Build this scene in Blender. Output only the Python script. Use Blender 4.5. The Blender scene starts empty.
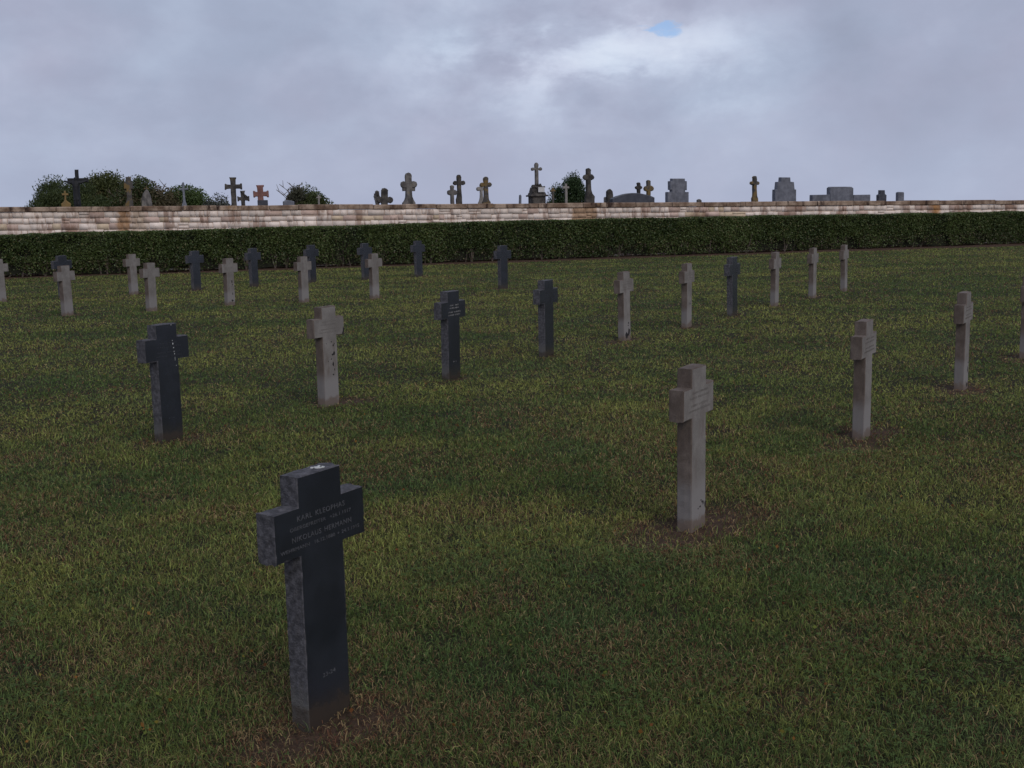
import bpy, bmesh, math, random
import numpy as np
from mathutils import Matrix, Vector
random.seed(7); rng = np.random.default_rng(11)
S = bpy.context.scene; C = S.collection
R = math.radians

# ------------------------------------------------------------------ camera
F_PX, PITCH, ROLL, HC = 1154.0, 0.154169, 0.020926, 1.65
fw = Vector((0, math.cos(PITCH), -math.sin(PITCH))); rt0 = Vector((1, 0, 0)); up0 = Vector((0, math.sin(PITCH), math.cos(PITCH)))
c_, s_ = math.cos(ROLL), math.sin(ROLL)
rt = rt0*c_ - up0*s_; up = rt0*s_ + up0*c_
cd = bpy.data.cameras.new('camera'); cam = bpy.data.objects.new('camera', cd); C.objects.link(cam)
cam.matrix_world = Matrix(((rt.x, up.x, -fw.x, 0), (rt.y, up.y, -fw.y, 0), (rt.z, up.z, -fw.z, HC), (0, 0, 0, 1)))
cd.sensor_width = 36; cd.lens = 36*F_PX/1024; cd.clip_start = .1; cd.clip_end = 4000
S.camera = cam
def ray(x, y): return ((x-512)*rt + (384-y)*up + F_PX*fw)/F_PX

# ------------------------------------------------------------------ world, sun, exposure
S.view_settings.view_transform = 'Standard'; S.view_settings.look = 'None'
S.view_settings.exposure = 0.0; S.view_settings.gamma = 1; S.view_settings.use_curve_mapping = False
SUN_EL, SUN_AZ = R(38), R(152)      # azimuth clockwise from +Y
W = bpy.data.worlds.new('World'); S.world = W; W.use_nodes = True
nt = W.node_tree; nt.nodes.clear()
class NT:
    def __init__(s, t): s.t = t
    def n(s, typ, **kw):
        nd = s.t.nodes.new(typ)
        for k, v in kw.items():
            if k == 'ins':
                for kk, vv in v.items():
                    if isinstance(vv, bpy.types.NodeSocket): s.t.links.new(vv, nd.inputs[kk])
                    else: nd.inputs[kk].default_value = vv
            else: setattr(nd, k, v)
        return nd
    def math(s, op, a, b=0.0, clamp=False):
        return s.n('ShaderNodeMath', operation=op, use_clamp=clamp, ins={0: a, 1: b}).outputs[0]
    def mix(s, f, a, b, blend='MIX'):
        nd = s.n('ShaderNodeMix', data_type='RGBA', blend_type=blend, ins={0: f, 6: a, 7: b}); return nd.outputs[2]
    def noise(s, vec, scale, detail=4, rough=.55, dist=0):
        return s.n('ShaderNodeTexNoise', ins={'Vector': vec, 'Scale': scale, 'Detail': detail, 'Roughness': rough, 'Distortion': dist}).outputs['Fac']
    def ramp(s, f, stops, interp='LINEAR'):
        nd = s.n('ShaderNodeValToRGB', ins={0: f}); cr = nd.color_ramp; cr.interpolation = interp
        while len(cr.elements) < len(stops): cr.elements.new(.5)
        for e, (p, c) in zip(cr.elements, stops):
            e.position = p; e.color = (c, c, c, 1) if isinstance(c, (int, float)) else (*c, 1)
        return nd.outputs[0]
    def rng(s, f, a, b, c=0., d=1.):
        return s.n('ShaderNodeMapRange', interpolation_type='SMOOTHSTEP', ins={0: f, 1: a, 2: b, 3: c, 4: d}).outputs[0]
w = NT(nt)
sky = w.n('ShaderNodeTexSky', sky_type='NISHITA', sun_disc=False, sun_elevation=SUN_EL, sun_rotation=SUN_AZ)
SKY_K = 0.1
dirv = w.n('ShaderNodeTexCoord').outputs['Generated']
sep = w.n('ShaderNodeSeparateXYZ', ins={0: dirv})
skyv = w.n('ShaderNodeVectorMath', operation='MULTIPLY', ins={0: dirv, 1: (1, 1, 1.6)}).outputs[0]
skyv = w.n('ShaderNodeVectorMath', operation='ADD', ins={0: skyv, 1: (4.3, 1.7, .6)}).outputs[0]
big = w.noise(skyv, 3.2, 3, .5, 0); mid = w.noise(skyv, 8.5, 9, .56, .12); fine = w.noise(w.n('ShaderNodeVectorMath', operation='MULTIPLY', ins={0: skyv, 1: (1, 1, 1.5)}).outputs[0], 13, 9, .58, .2); tint = w.noise(skyv, 5.0, 5, .55, 0)
def spot(x, y, sx, sz):                                   # a thin place in the cloud, by direction
    d = ray(x, y).normalized()
    az = w.math('ARCTAN2', sep.outputs[0], sep.outputs[1]); el = sep.outputs[2]
    a = w.math('DIVIDE', w.math('SUBTRACT', az, math.atan2(d.x, d.y)), sx); b = w.math('DIVIDE', w.math('SUBTRACT', el, d.z), sz)
    return w.math('ADD', w.math('MULTIPLY', a, a), w.math('MULTIPLY', b, b))
cl = w.math('ADD', w.math('MULTIPLY', big, .50), w.math('MULTIPLY', mid, .50))
thin = w.rng(spot(560, 60, .26, .085), 1.0, .0)
thin2 = w.rng(spot(575, 52, .16, .038), 1.0, .0)
cl = w.math('ADD', cl, w.math('MULTIPLY', w.math('MULTIPLY', thin, w.rng(mid, .25, .62)), .13))
cl = w.math('ADD', cl, w.math('MULTIPLY', w.math('MULTIPLY', thin2, w.rng(fine, .40, .62)), .14))
cc = w.ramp(cl, [(.33, (.330, .358, .476)), (.47, (.385, .420, .555)), (.58, (.455, .500, .645)), (.68, (.57, .63, .78)), (.82, (.68, .745, .88))])
cc = w.mix(1.0, cc, (10, 10, 10, 1), 'MULTIPLY')
cc = w.mix(1.0, cc, w.ramp(tint, [(.36, (1.02, .992, .99)), (.64, (.965, 1.012, 1.015))]), 'MULTIPLY')
rag = w.noise(w.n('ShaderNodeVectorMath', operation='MULTIPLY', ins={0: skyv, 1: (1, 1, 2.2)}).outputs[0], 34, 6, .6, .3)
hole = w.math('SUBTRACT', w.math('ADD', 1.0, w.math('MULTIPLY', w.math('SUBTRACT', rag, .54), 7.0)), spot(662, 32, .024, .0085), True)
hole = w.math('MULTIPLY', w.rng(hole, .0, 1.0), w.rng(spot(662, 32, .036, .014), 1.0, .3))
hz = w.mix(w.rng(sep.outputs[2], .10, .0, 0., .5), cc, (4.3, 4.7, 6.15, 1))
fin = w.mix(w.math('MULTIPLY', hole, .75), hz, w.mix(.6, w.mix(1.0, sky.outputs[0], (.9, 1.1, 1.4, 1), 'MULTIPLY'), (3.0, 4.7, 7.9, 1)))
bg = w.n('ShaderNodeBackground', ins={'Color': fin, 'Strength': SKY_K})
wo = w.n('ShaderNodeOutputWorld', ins={'Surface': bg.outputs[0]})
sl = bpy.data.lights.new('sun', 'SUN'); sl.energy = 1.1; sl.angle = R(35); sl.color = (1, .95, .88)
so = bpy.data.objects.new('sun', sl); C.objects.link(so)
so.rotation_euler = Vector((math.sin(SUN_AZ)*math.cos(SUN_EL), math.cos(SUN_AZ)*math.cos(SUN_EL), math.sin(SUN_EL))).to_track_quat('Z', 'Y').to_euler()

# ------------------------------------------------------------------ helpers
def tag(o, label=None, cat=None, group=None, kind=None):
    if label: o['label'] = label
    if cat: o['category'] = cat
    if group: o['group'] = group
    if kind: o['kind'] = kind
    return o
def empty(name, loc, rz=0, **kw):
    o = bpy.data.objects.new(name, None); C.objects.link(o); o.location = loc; o.rotation_euler = (0, 0, rz); o.empty_display_size = .2
    return tag(o, **kw)
def link(name, me, mats, parent=None, loc=None, rz=None):
    o = bpy.data.objects.new(name, me); C.objects.link(o)
    if not me.materials:
        for m in (mats if isinstance(mats, (list, tuple)) else [mats]): me.materials.append(m)
    if parent is not None: o.parent = parent
    if loc is not None: o.location = loc
    if rz is not None: o.rotation_euler = (0, 0, rz)
    return o
def np_mesh(name, V, loops, starts, totals, col=None, smooth=False, matidx=None):
    me = bpy.data.meshes.new(name)
    me.vertices.add(len(V)); me.vertices.foreach_set('co', np.ascontiguousarray(V, np.float32).ravel())
    me.loops.add(len(loops)); me.loops.foreach_set('vertex_index', np.ascontiguousarray(loops, np.int32))
    me.polygons.add(len(starts)); me.polygons.foreach_set('loop_start', np.ascontiguousarray(starts, np.int32)); me.polygons.foreach_set('loop_total', np.ascontiguousarray(totals, np.int32))
    if matidx is not None: me.polygons.foreach_set('material_index', np.ascontiguousarray(matidx, np.int32))
    if smooth: me.polygons.foreach_set('use_smooth', np.ones(len(starts), bool))
    if col is not None:
        a = me.color_attributes.new('tint', 'FLOAT_COLOR', 'POINT')
        cc = np.ones((len(V), 4), np.float32); cc[:, :col.shape[1]] = col; a.data.foreach_set('color', cc.ravel())
    me.update(calc_edges=True); me.validate()
    return me
def quad_cloud(name, Q, col=None):                        # Q (N,4,3)
    n = len(Q); V = Q.reshape(-1, 3); st = np.arange(n)*4
    return np_mesh(name, V, np.arange(4*n), st, np.full(n, 4), None if col is None else np.repeat(col, 4, 0))
_P = rng.random((256, 256))
def vnoise(x, y, s=1.0, seed=0):
    x = np.asarray(x)/s + 17.3*seed; y = np.asarray(y)/s + 5.7*seed
    xi = np.floor(x).astype(int); yi = np.floor(y).astype(int); fx = x-xi; fy = y-yi
    fx = fx*fx*(3-2*fx); fy = fy*fy*(3-2*fy); g = lambda a, b: _P[a % 256, b % 256]
    return (g(xi, yi)*(1-fx)+g(xi+1, yi)*fx)*(1-fy)+(g(xi, yi+1)*(1-fx)+g(xi+1, yi+1)*fx)*fy
def fbm(x, y, s=1.0, seed=0, o=4):
    t = 0; a = .5; n = 0
    for k in range(o): t = t+a*vnoise(x, y, s/2**k, seed+k*3); n += a; a *= .55
    return t/n
def leaves(P, size, aspect=.6, updir=.3, sizevar=.4, bend=0):   # random diamond leaves around points
    n = len(P); d = rng.normal(size=(n, 3)); d[:, 2] += updir; d /= np.linalg.norm(d, axis=1)[:, None]
    e = np.cross(d, rng.normal(size=(n, 3))); e /= np.linalg.norm(e, axis=1)[:, None]
    L = size*(1+sizevar*rng.uniform(-1, 1, n))[:, None]
    return np.stack([P-d*L*.5, P+e*L*aspect*.5-d*L*.05, P+d*L*.5, P-e*L*aspect*.5-d*L*.05], 1)
def tube(bm, pts, radii, seg=7, cap=True):
    rings = []
    for i, p in enumerate(pts):
        p = Vector(p); t = (Vector(pts[min(i+1, len(pts)-1)])-Vector(pts[max(i-1, 0)])).normalized()
        a = t.orthogonal().normalized(); b = t.cross(a)
        rings.append([bm.verts.new(p+(a*math.cos(2*math.pi*k/seg)+b*math.sin(2*math.pi*k/seg))*radii[i]) for k in range(seg)])
    for r0, r1 in zip(rings, rings[1:]):
        for k in range(seg): bm.faces.new((r0[k], r0[(k+1) % seg], r1[(k+1) % seg], r1[k]))
    if cap: bm.faces.new(rings[0][::-1]); bm.faces.new(rings[-1])
def bm_mesh(name, bm, smooth=False):
    bmesh.ops.recalc_face_normals(bm, faces=bm.faces)
    me = bpy.data.meshes.new(name); bm.to_mesh(me); bm.free()
    if smooth: me.polygons.foreach_set('use_smooth', np.ones(len(me.polygons), bool))
    return me
def box(bm, x0, x1, y0, y1, z0, z1, bev=0.0, taper=1.0):
    cx, cy = (x0+x1)/2, (y0+y1)/2
    v = [bm.verts.new((cx+(x-cx)*(taper if z == z1 else 1), cy+(y-cy)*(taper if z == z1 else 1), z)) for z in (z0, z1) for y in (y0, y1) for x in (x0, x1)]
    fs = [bm.faces.new([v[i] for i in f]) for f in ((0, 2, 3, 1), (4, 5, 7, 6), (0, 1, 5, 4), (2, 6, 7, 3), (0, 4, 6, 2), (1, 3, 7, 5))]
    if bev: bmesh.ops.bevel(bm, geom=list({e for f in fs for e in f.edges}), offset=bev, segments=1, affect='EDGES', profile=.5)

# ------------------------------------------------------------------ materials
def mat(name):
    m = bpy.data.materials.new(name); m.use_nodes = True; m.node_tree.nodes.clear()
    t = NT(m.node_tree); p = t.n('ShaderNodeBsdfPrincipled'); o = t.n('ShaderNodeOutputMaterial', ins={'Surface': p.outputs[0]})
    return m, t, p
def setp(t, p, **kw):
    for k, v in kw.items():
        k = k.replace('_', ' ')
        if isinstance(v, bpy.types.NodeSocket): t.t.links.new(v, p.inputs[k])
        else: p.inputs[k].default_value = v
def bump(t, p, h, strength=.3, dist=.01):
    b = t.n('ShaderNodeBump', ins={'Height': h, 'Strength': strength, 'Distance': dist}); t.t.links.new(b.outputs[0], p.inputs['Normal'])
def leafmat(name, rough=.55, spec=.25, trans=.0, gain=1.0):
    m, t, p = mat(name)
    a = t.n('ShaderNodeAttribute', attribute_name='tint').outputs['Color']
    if gain != 1: a = t.mix(1.0, a, (gain, gain, gain, 1), 'MULTIPLY')
    setp(t, p, Base_Color=a, Roughness=rough, Specular_IOR_Level=spec)
    if trans:
        tr = t.n('ShaderNodeBsdfTranslucent', ins={'Color': a}); mx = t.n('ShaderNodeMixShader', ins={0: trans, 1: p.outputs[0], 2: tr.outputs[0]})
        t.t.links.new(mx.outputs[0], [n for n in t.t.nodes if n.type == 'OUTPUT_MATERIAL'][0].inputs[0])
    return m
def stone(name, c0, c1, scale=6, fine=90, rough=.85, spec=.3, bmp=.35, bd=.006, stain=None, foot=None, lichen=None):
    m, t, p = mat(name); v = t.n('ShaderNodeTexCoord').outputs['Object']
    oi = t.n('ShaderNodeObjectInfo').outputs['Random']
    v2 = t.n('ShaderNodeVectorMath', operation='ADD', ins={0: v, 1: t.n('ShaderNodeCombineXYZ', ins={0: t.math('MULTIPLY', oi, 37.), 1: t.math('MULTIPLY', oi, 11.)}).outputs[0]}).outputs[0]
    n1 = t.noise(v2, scale, 6, .6); n2 = t.noise(v2, fine, 3, .6)
    c = t.mix(t.rng(n1, .35, .68), (*c0, 1), (*c1, 1))
    c = t.mix(t.math('MULTIPLY', t.rng(n2, .3, .75), .5), c, t.mix(1., c, (.55, .55, .55, 1), 'MULTIPLY'))
    if stain:                                             # weather streaks and soot with their own shape
        sc = t.n('ShaderNodeMapping', ins={'Vector': v2, 'Scale': (1, 1, .3)}).outputs[0]
        c = t.mix(t.math('MULTIPLY', t.rng(t.noise(sc, stain[1], 5, .65), .5, .72), stain[2]), c, (*stain[0], 1))
    if foot:                                              # the part that was in splashing rain and mower dust
        z = t.n('ShaderNodeSeparateXYZ', ins={0: v}).outputs[2]
        zz = t.math('ADD', z, t.math('MULTIPLY', t.math('SUBTRACT', n1, .5), .14))
        c = t.mix(t.rng(zz, foot[1]+.06, foot[1]-.06), c, (*foot[0], 1))
        dirt = t.math('MULTIPLY', t.rng(t.math('ADD', z, t.math('MULTIPLY', t.math('SUBTRACT', t.noise(v2, 14, 4), .5), .16)), .075, .03), .8)
        c = t.mix(dirt, c, foot[2] + (1,))
    if lichen:
        c = t.mix(t.math('MULTIPLY', t.rng(t.noise(v2, lichen[1], 5, .7), lichen[2], lichen[2]+.08), lichen[3] if len(lichen) > 3 else .9), c, (*lichen[0], 1))
    setp(t, p, Base_Color=c, Roughness=rough, Specular_IOR_Level=spec)
    bump(t, p, t.math('ADD', t.math('MULTIPLY', n1, .7), n2), bmp, bd)
    return m
M = {}
M['dark_face'] = stone('polished_basalt', (.016, .018, .025), (.025, .028, .038), 5, 260, .27, .8, .05, .001, foot=((.030, .028, .028), .10, (.05, .038, .03)))
M['dark_side'] = stone('hewn_basalt', (.055, .053, .058), (.135, .128, .138), 44, 170, .8, .3, .7, .008, stain=((.03, .028, .03), 24, .45), lichen=((.20, .195, .205), 55, .62, .4), foot=((.11, .105, .10), .12, (.06, .045, .034)))
M['pale_face'] = stone('weathered_sandstone', (.198, .178, .160), (.268, .244, .222), 7, 150, .88, .2, .35, .005, stain=((.14, .11, .095), 11, .65), foot=((.245, .226, .214), .235, (.15, .11, .085)), lichen=((.045, .038, .036), 16, .67, .8))
M['pale_side'] = stone('weathered_sandstone_shaded_edge', (.115, .088, .072), (.178, .142, .120), 8, 150, .9, .2, .4, .006, stain=((.085, .06, .048), 7, .6), foot=((.19, .172, .162), .235, (.15, .11, .085)))  # same weathered sandstone, with the end faces' shade darkened into its colour
M['letter'] = stone('letter_paint', (.075, .075, .08), (.115, .115, .12), 60, 200, .8)
M['letter_faint'] = stone('worn_letter_paint', (.042, .043, .05), (.062, .063, .07), 60, 200, .8)
M['letter_pale'] = stone('letter_paint_fresh', (.30, .28, .26), (.42, .40, .37), 60, 200, .8)
M['letter_dull'] = stone('engraved_line', (.19, .17, .152), (.235, .212, .192), 40, 200, .9)
M['dropping'] = stone('bird_dropping', (.55, .55, .52), (.7, .7, .66), 60, 200, .8)
M['black_lichen'] = stone('black_lichen', (.02, .018, .018), (.04, .035, .035), 40, 200, .95)
M['soil'] = None
M['oldstone'] = stone('old_grey_stone', (.11, .10, .095), (.24, .22, .20), 5, 60, .92, .2, .5, .015, stain=((.035, .032, .03), 4, .75), lichen=((.22, .15, .05), 5, .62, .75))
M['oldstone_dark'] = stone('sooty_stone', (.05, .045, .042), (.13, .115, .10), 5, 60, .92, .2, .5, .015, stain=((.02, .018, .018), 4, .75), lichen=((.16, .11, .035), 4, .6, .8))
M['ochre'] = stone('lichen_stone', (.085, .078, .07), (.14, .125, .11), 6, 60, .92, .2, .5, .015, stain=((.04, .035, .03), 4, .6), lichen=((.19, .125, .045), 3, .46, .85))
M['ochre_full'] = stone('ochre_lichen_stone', (.26, .17, .065), (.19, .14, .075), 6, 60, .92, .2, .5, .015, stain=((.06, .045, .03), 4, .5))
M['pink'] = stone('pink_granite', (.28, .135, .11), (.20, .095, .08), 8, 70, .7, .3, .3, .01, stain=((.12, .05, .04), 5, .5))
M['granite'] = stone('grey_granite', (.13, .135, .16), (.20, .205, .235), 7, 90, .6, .35, .15, .005, stain=((.06, .06, .068), 3.2, .6))
M['granite_dark'] = stone('dark_granite', (.045, .048, .062), (.07, .074, .09), 7, 90, .5, .4, .12, .005)
M['palecross'] = stone('pale_limestone', (.34, .31, .28), (.25, .23, .21), 8, 70, .9, .2, .4, .01, stain=((.12, .10, .08), 5, .6))
M['iron'] = stone('black_iron', (.010, .010, .012), (.02, .02, .022), 10, 80, .6, .4, .2, .004)
M['greymetal'] = stone('grey_iron', (.16, .17, .20), (.24, .25, .28), 10, 80, .6, .4, .2, .004)
M['plaque'] = stone('white_marble', (.6, .58, .57), (.7, .68, .66), 10, 80, .5)
M['coping'] = stone('coping_stone', (.19, .118, .078), (.50, .37, .275), 2.4, 30, .92, .2, .6, .02, stain=((.055, .032, .024), 4.5, 1.2), lichen=((.30, .17, .075), 2.6, .60, .6))
def wallmat():
    m, t, p = mat('rubble_stone'); v = t.n('ShaderNodeTexCoord').outputs['Object']
    a = t.n('ShaderNodeAttribute', attribute_name='tint').outputs['Color']
    n1 = t.noise(v, 4, 6, .65); n2 = t.noise(v, 40, 3, .6)
    c = t.mix(1., a, t.ramp(n1, [(.3, (.80, .77, .74)), (.7, (1.08, 1.08, 1.08))]), 'MULTIPLY')
    sc = t.n('ShaderNodeMapping', ins={'Vector': v, 'Scale': (1, 1, .3)}).outputs[0]
    c = t.mix(t.math('MULTIPLY', t.rng(t.noise(sc, 1.9, 7, .68), .51, .60), .72), c, (.27, .155, .105, 1))
    xs = t.n('ShaderNodeSeparateXYZ', ins={0: v}).outputs[0]
    for (a_, b_, col_) in ORANGE:                        # rusty and limed patches with ragged edges
        dd = t.math('ABSOLUTE', t.math('SUBTRACT', xs, (a_+b_)/2)); hw = (b_-a_)/2
        dd = t.math('ADD', dd, t.math('MULTIPLY', t.math('SUBTRACT', t.noise(v, 3.5, 6, .65), .5), .5))
        c = t.mix(t.math('MULTIPLY', t.rng(dd, hw+.06, hw-.10), .9), c, t.mix(1., t.mix(t.rng(n1, .35, .65), (.7, .66, .6, 1), (1.1, 1.1, 1.1, 1)), (*col_, 1), 'MULTIPLY'))
    setp(t, p, Base_Color=c, Roughness=.92, Specular_IOR_Level=.2); bump(t, p, t.math('ADD', n1, n2), .35, .012); return m
def groundmat():
    m, t, p = mat('lawn_soil'); v = t.n('ShaderNodeTexCoord').outputs['Object']
    a = t.n('ShaderNodeAttribute', attribute_name='tint'); s = t.n('ShaderNodeSeparateColor', ins={0: a.outputs['Color']}).outputs[0]
    n1 = t.noise(v, 9, 6, .65); n2 = t.noise(v, 60, 4, .65)
    g = t.mix(t.rng(n1, .35, .65), (.020, .024, .009, 1), (.038, .031, .015, 1))
    b = t.mix(t.rng(n2, .35, .65), (.052, .030, .019, 1), (.108, .066, .045, 1))
    setp(t, p, Base_Color=t.mix(s, g, b), Roughness=.95, Specular_IOR_Level=.15)
    bump(t, p, t.math('ADD', n1, n2), .8, .03); return m
M['ground'] = groundmat()
M['grass'] = leafmat('grass_blades', .65, .10, .3)
M['hedge'] = leafmat('hedge_leaves', .45, .35, .2)
M['tree'] = leafmat('tree_leaves', .55, .25, .2)
M['bark'] = stone('bark', (.07, .055, .042), (.13, .105, .085), 8, 60, .95, .15, .6, .02)
M['twig'] = stone('dry_twigs', (.10, .075, .06), (.18, .145, .12), 8, 60, .95)
M['core'] = stone('hedge_inner_shade', (.02, .022, .012), (.03, .03, .018), 6, 40, .95)  # dark colour stands for the shade between the hedge's inner branches

# ------------------------------------------------------------------ ground
HA, HB = np.array([-13.6, 30.95]), np.array([17.3, 39.0])
HU = (HB-HA)/np.linalg.norm(HB-HA); HN = np.array([-HU[1], HU[0]]); HANG = math.atan2(HU[1], HU[0])
def hoff(x, y): return (x-HA[0])*HN[0]+(y-HA[1])*HN[1]          # metres behind the hedge's front foot
def gz(x, y):
    x = np.asarray(x, float); y = np.asarray(y, float)
    s = np.clip(hoff(x, y)-1.8, 0, None); z = -np.minimum(.035*s, 9.0)
    near = np.clip(1-np.hypot(x, y-18)/60, 0, 1)
    return z + near*(.035*(fbm(x, y, 3.2, 2, 3)-.5)+.02*(vnoise(x, y, .7, 9)-.5))
CROSS = [  # key, x, y, heading, height, dark?, label
 ('A', -.649, 3.593, 58.2, .829, 1, 'nearest dark stone cross, in the foreground, four readable lines of lettering and a white splash'),
 ('B', .905, 5.740, 58.6, .828, 0, 'pale stone cross nearest the camera standing in a wide patch of bare brown earth'),
 ('C', 2.436, 7.920, 59.5, .812, 0, 'pale stone cross second along the front row, pale grey foot in worn earth'),
 ('D', 3.875, 9.836, 58.2, .830, 0, 'pale stone cross third along the front row, narrow and seen almost edge on'),
 ('E', 5.262, 11.72, 58.5, .83, 0, 'pale stone cross cut off by the right edge of the photo'),
 ('F', -2.517, 8.295, 60.5, .852, 1, 'dark stone cross at the left with a white streak dripping down its lettering'),
 ('G', -1.573, 9.749, 61.2, .835, 0, 'pale stone cross with black lichen spots down its shaft and a darkened right arm'),
 ('H', -.587, 11.057, 59.1, .845, 1, 'dark stone cross with four bright pale lines of lettering on its arms'),
 ('I', .387, 12.674, 59.6, .830, 1, 'dark stone cross with faint lettering just right of the brightly lettered one'),
 ('J', 1.389, 14.051, 60.3, .825, 0, 'pale stone cross with a dark stained foot, right of three dark crosses in its row'),
 ('K', 2.346, 15.345, 62.6, .833, 0, 'pale stone cross with one black spot on its shaft, left of a lone dark cross'),
 ('L', 3.193, 16.578, 58.0, .845, 1, 'lone dark stone cross between pale crosses at the right of the second row'),
 ('M', 4.118, 17.971, 60.8, .836, 0, 'slim pale stone cross just right of the lone dark cross'),
 ('N', 5.060, 19.318, 59.9, .829, 0, 'slim pale stone cross last but one at the far right of its row'),
 ('O', 5.957, 20.597, 61.2, .821, 0, 'farthest pale stone cross at the right end of its row near the hedge'),
 ('P', -7.266, 18.910, 68.4, .815, 0, 'pale stone cross at the left hiding the shaft of a dark cross behind it'),
 ('Q', -7.727, 23.733, 64.8, .815, 0, 'pale stone cross by the hedge, only pale one between dark crosses of the back row'),
 ('R', -6.072, 19.517, 66.3, .809, 0, 'pale stone cross just right of and nearer than the pale cross by the hedge'),
 ('S', -6.625, 24.434, 54.3, .826, 1, 'leftmost fully visible dark stone cross of the back row against the hedge'),
 ('T', -4.949, 20.366, 63.0, .823, 0, 'pale stone cross with a dark mark on its shaft, between two dark crosses'),
 ('U', -5.593, 25.298, 58.4, .830, 1, 'dark stone cross by the hedge standing clear, between two pale crosses nearer the camera'),
 ('V', -3.709, 20.753, 61.0, .815, 0, 'pale stone cross half covering a dark cross that shows behind its right side'),
 ('W', -4.496, 26.321, 56.9, .844, 1, 'dark stone cross by the hedge peeping out right of a pale cross'),
 ('X', -3.344, 26.895, 53.2, .839, 1, 'dark stone cross by the hedge peeping out left of a pale cross'),
 ('Y', -2.509, 21.369, 57.9, .818, 0, 'pale stone cross half covering a dark cross that shows behind its left side'),
 ('Z', -2.165, 27.537, 50.5, .846, 1, 'dark stone cross standing alone at the right end of the back row by the hedge'),
 ('AA', -.139, 23.106, 45.9, .847, 1, 'lone dark stone cross on open grass in the middle, farthest right of its row'),
 ('BB', -8.85, 22.92, 58., .84, 1, 'dark stone cross almost hidden behind a pale cross at the far left'),
 ('CC', -9.83, 22.3, 62., .82, 0, 'pale stone cross cut off by the left edge of the photo')]
# worn earth at the foot of stones: x, y, radius along row, radius across, strength
BARE = [(-.60, 3.50, .42, .30, .9), (.92, 5.70, .50, .34, 1.0), (2.44, 7.86, .52, .32, 1.0), (3.88, 9.80, .42, .26, .9), (5.28, 11.7, .5, .32, 1.), (-2.45, 8.28, .36, .24, .9), (-1.5, 9.72, .46, .24, 1.0), (-.55, 11.03, .24, .14, .6), (.42, 12.66, .24, .14, .6),
        (1.35, 14.0, .5, .22, .8), (2.4, 15.33, .5, .2, .7), (3.3, 16.55, .46, .2, .9), (4.1, 17.95, .4, .2, .7), (5.05, 19.3, .5, .22, .8), (5.95, 20.58, .4, .2, .7), (-3.4, 8.0, .6, .2, .6), (-2.4, 21.3, .5, .2, .7), (-4.9, 20.3, .4, .18, .7), (-2.16, 27.5, .5, .25, .8), (-.1, 23.05, .4, .22, .8), (-7.27, 18.88, .35, .18, .7), (-6.6, 24.4, .35, .2, .6), (-3.34, 26.87, .35, .2, .6), (-4.5, 26.3, .35, .2, .6), (-8.2, 22.9, .45, .22, .8)]
def bare(x, y):
    x = np.asarray(x, float); y = np.asarray(y, float); b = np.zeros_like(x); a = R(57); ca, sa = math.cos(a), math.sin(a)
    for (bx, by, ra, rb, st) in BARE:
        dx, dy = x-bx, y-by; u = (dx*ca+dy*sa)/(ra*1.05); v = (-dx*sa+dy*ca)/(rb*1.05)
        d = np.sqrt(u*u+v*v)
        b = np.maximum(b, st*np.clip(1.35-d, 0, 1))
    nz = fbm(x, y, .35, 4, 4)
    b = np.clip(b*1.5-(nz-.22)*2.0, 0, .97)
    for c in CROSS:
        dx, dy = x-c[1], y-c[2]; u = (dx*ca+dy*sa)/.20; v = (-dx*sa+dy*ca+.05)/.13
        b = np.maximum(b, np.clip(1.75-np.sqrt(u*u+v*v)-nz, 0, 1))
    h = hoff(x, y)+(fbm(x, y, 1.2, 8, 3)-.5)*.5
    strip = np.clip((h+.75+.028*np.clip((x-HA[0])*HU[0]+(y-HA[1])*HU[1], 0, 40))/.3, 0, 1)*np.clip((3.0-h)/.5, 0, 1)
    return np.maximum(b, strip)
def axis(lo, hi, step, far):
    return np.concatenate([[-v for v in far[::-1]], np.arange(lo, hi, step), far])
FAR = [52, 62, 80, 110, 160, 240, 400, 700, 1200]
gx = axis(-24, 26, .16, FAR); gy = np.concatenate([[-400, -100, -40, -15, -6, -2], np.arange(0, 45, .16), FAR])
gx = np.unique(np.where(np.abs(gx) > 30, gx, gx))
GX, GY = np.meshgrid(gx, gy); gb = bare(GX, GY); GZ = gz(GX, GY)
GZ = GZ - .012*gb*(hoff(GX, GY) < -.5)
nx, ny = len(gx), len(gy); idx = np.arange(nx*ny).reshape(ny, nx)
q = np.stack([idx[:-1, :-1], idx[:-1, 1:], idx[1:, 1:], idx[1:, :-1]], -1).reshape(-1, 4)
me = np_mesh('ground', np.stack([GX, GY, GZ], -1).reshape(-1, 3), q.ravel(), np.arange(len(q))*4, np.full(len(q), 4), np.repeat(gb.reshape(-1, 1), 3, 1), True)
tag(link('ground', me, M['ground']), kind='structure')

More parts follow.
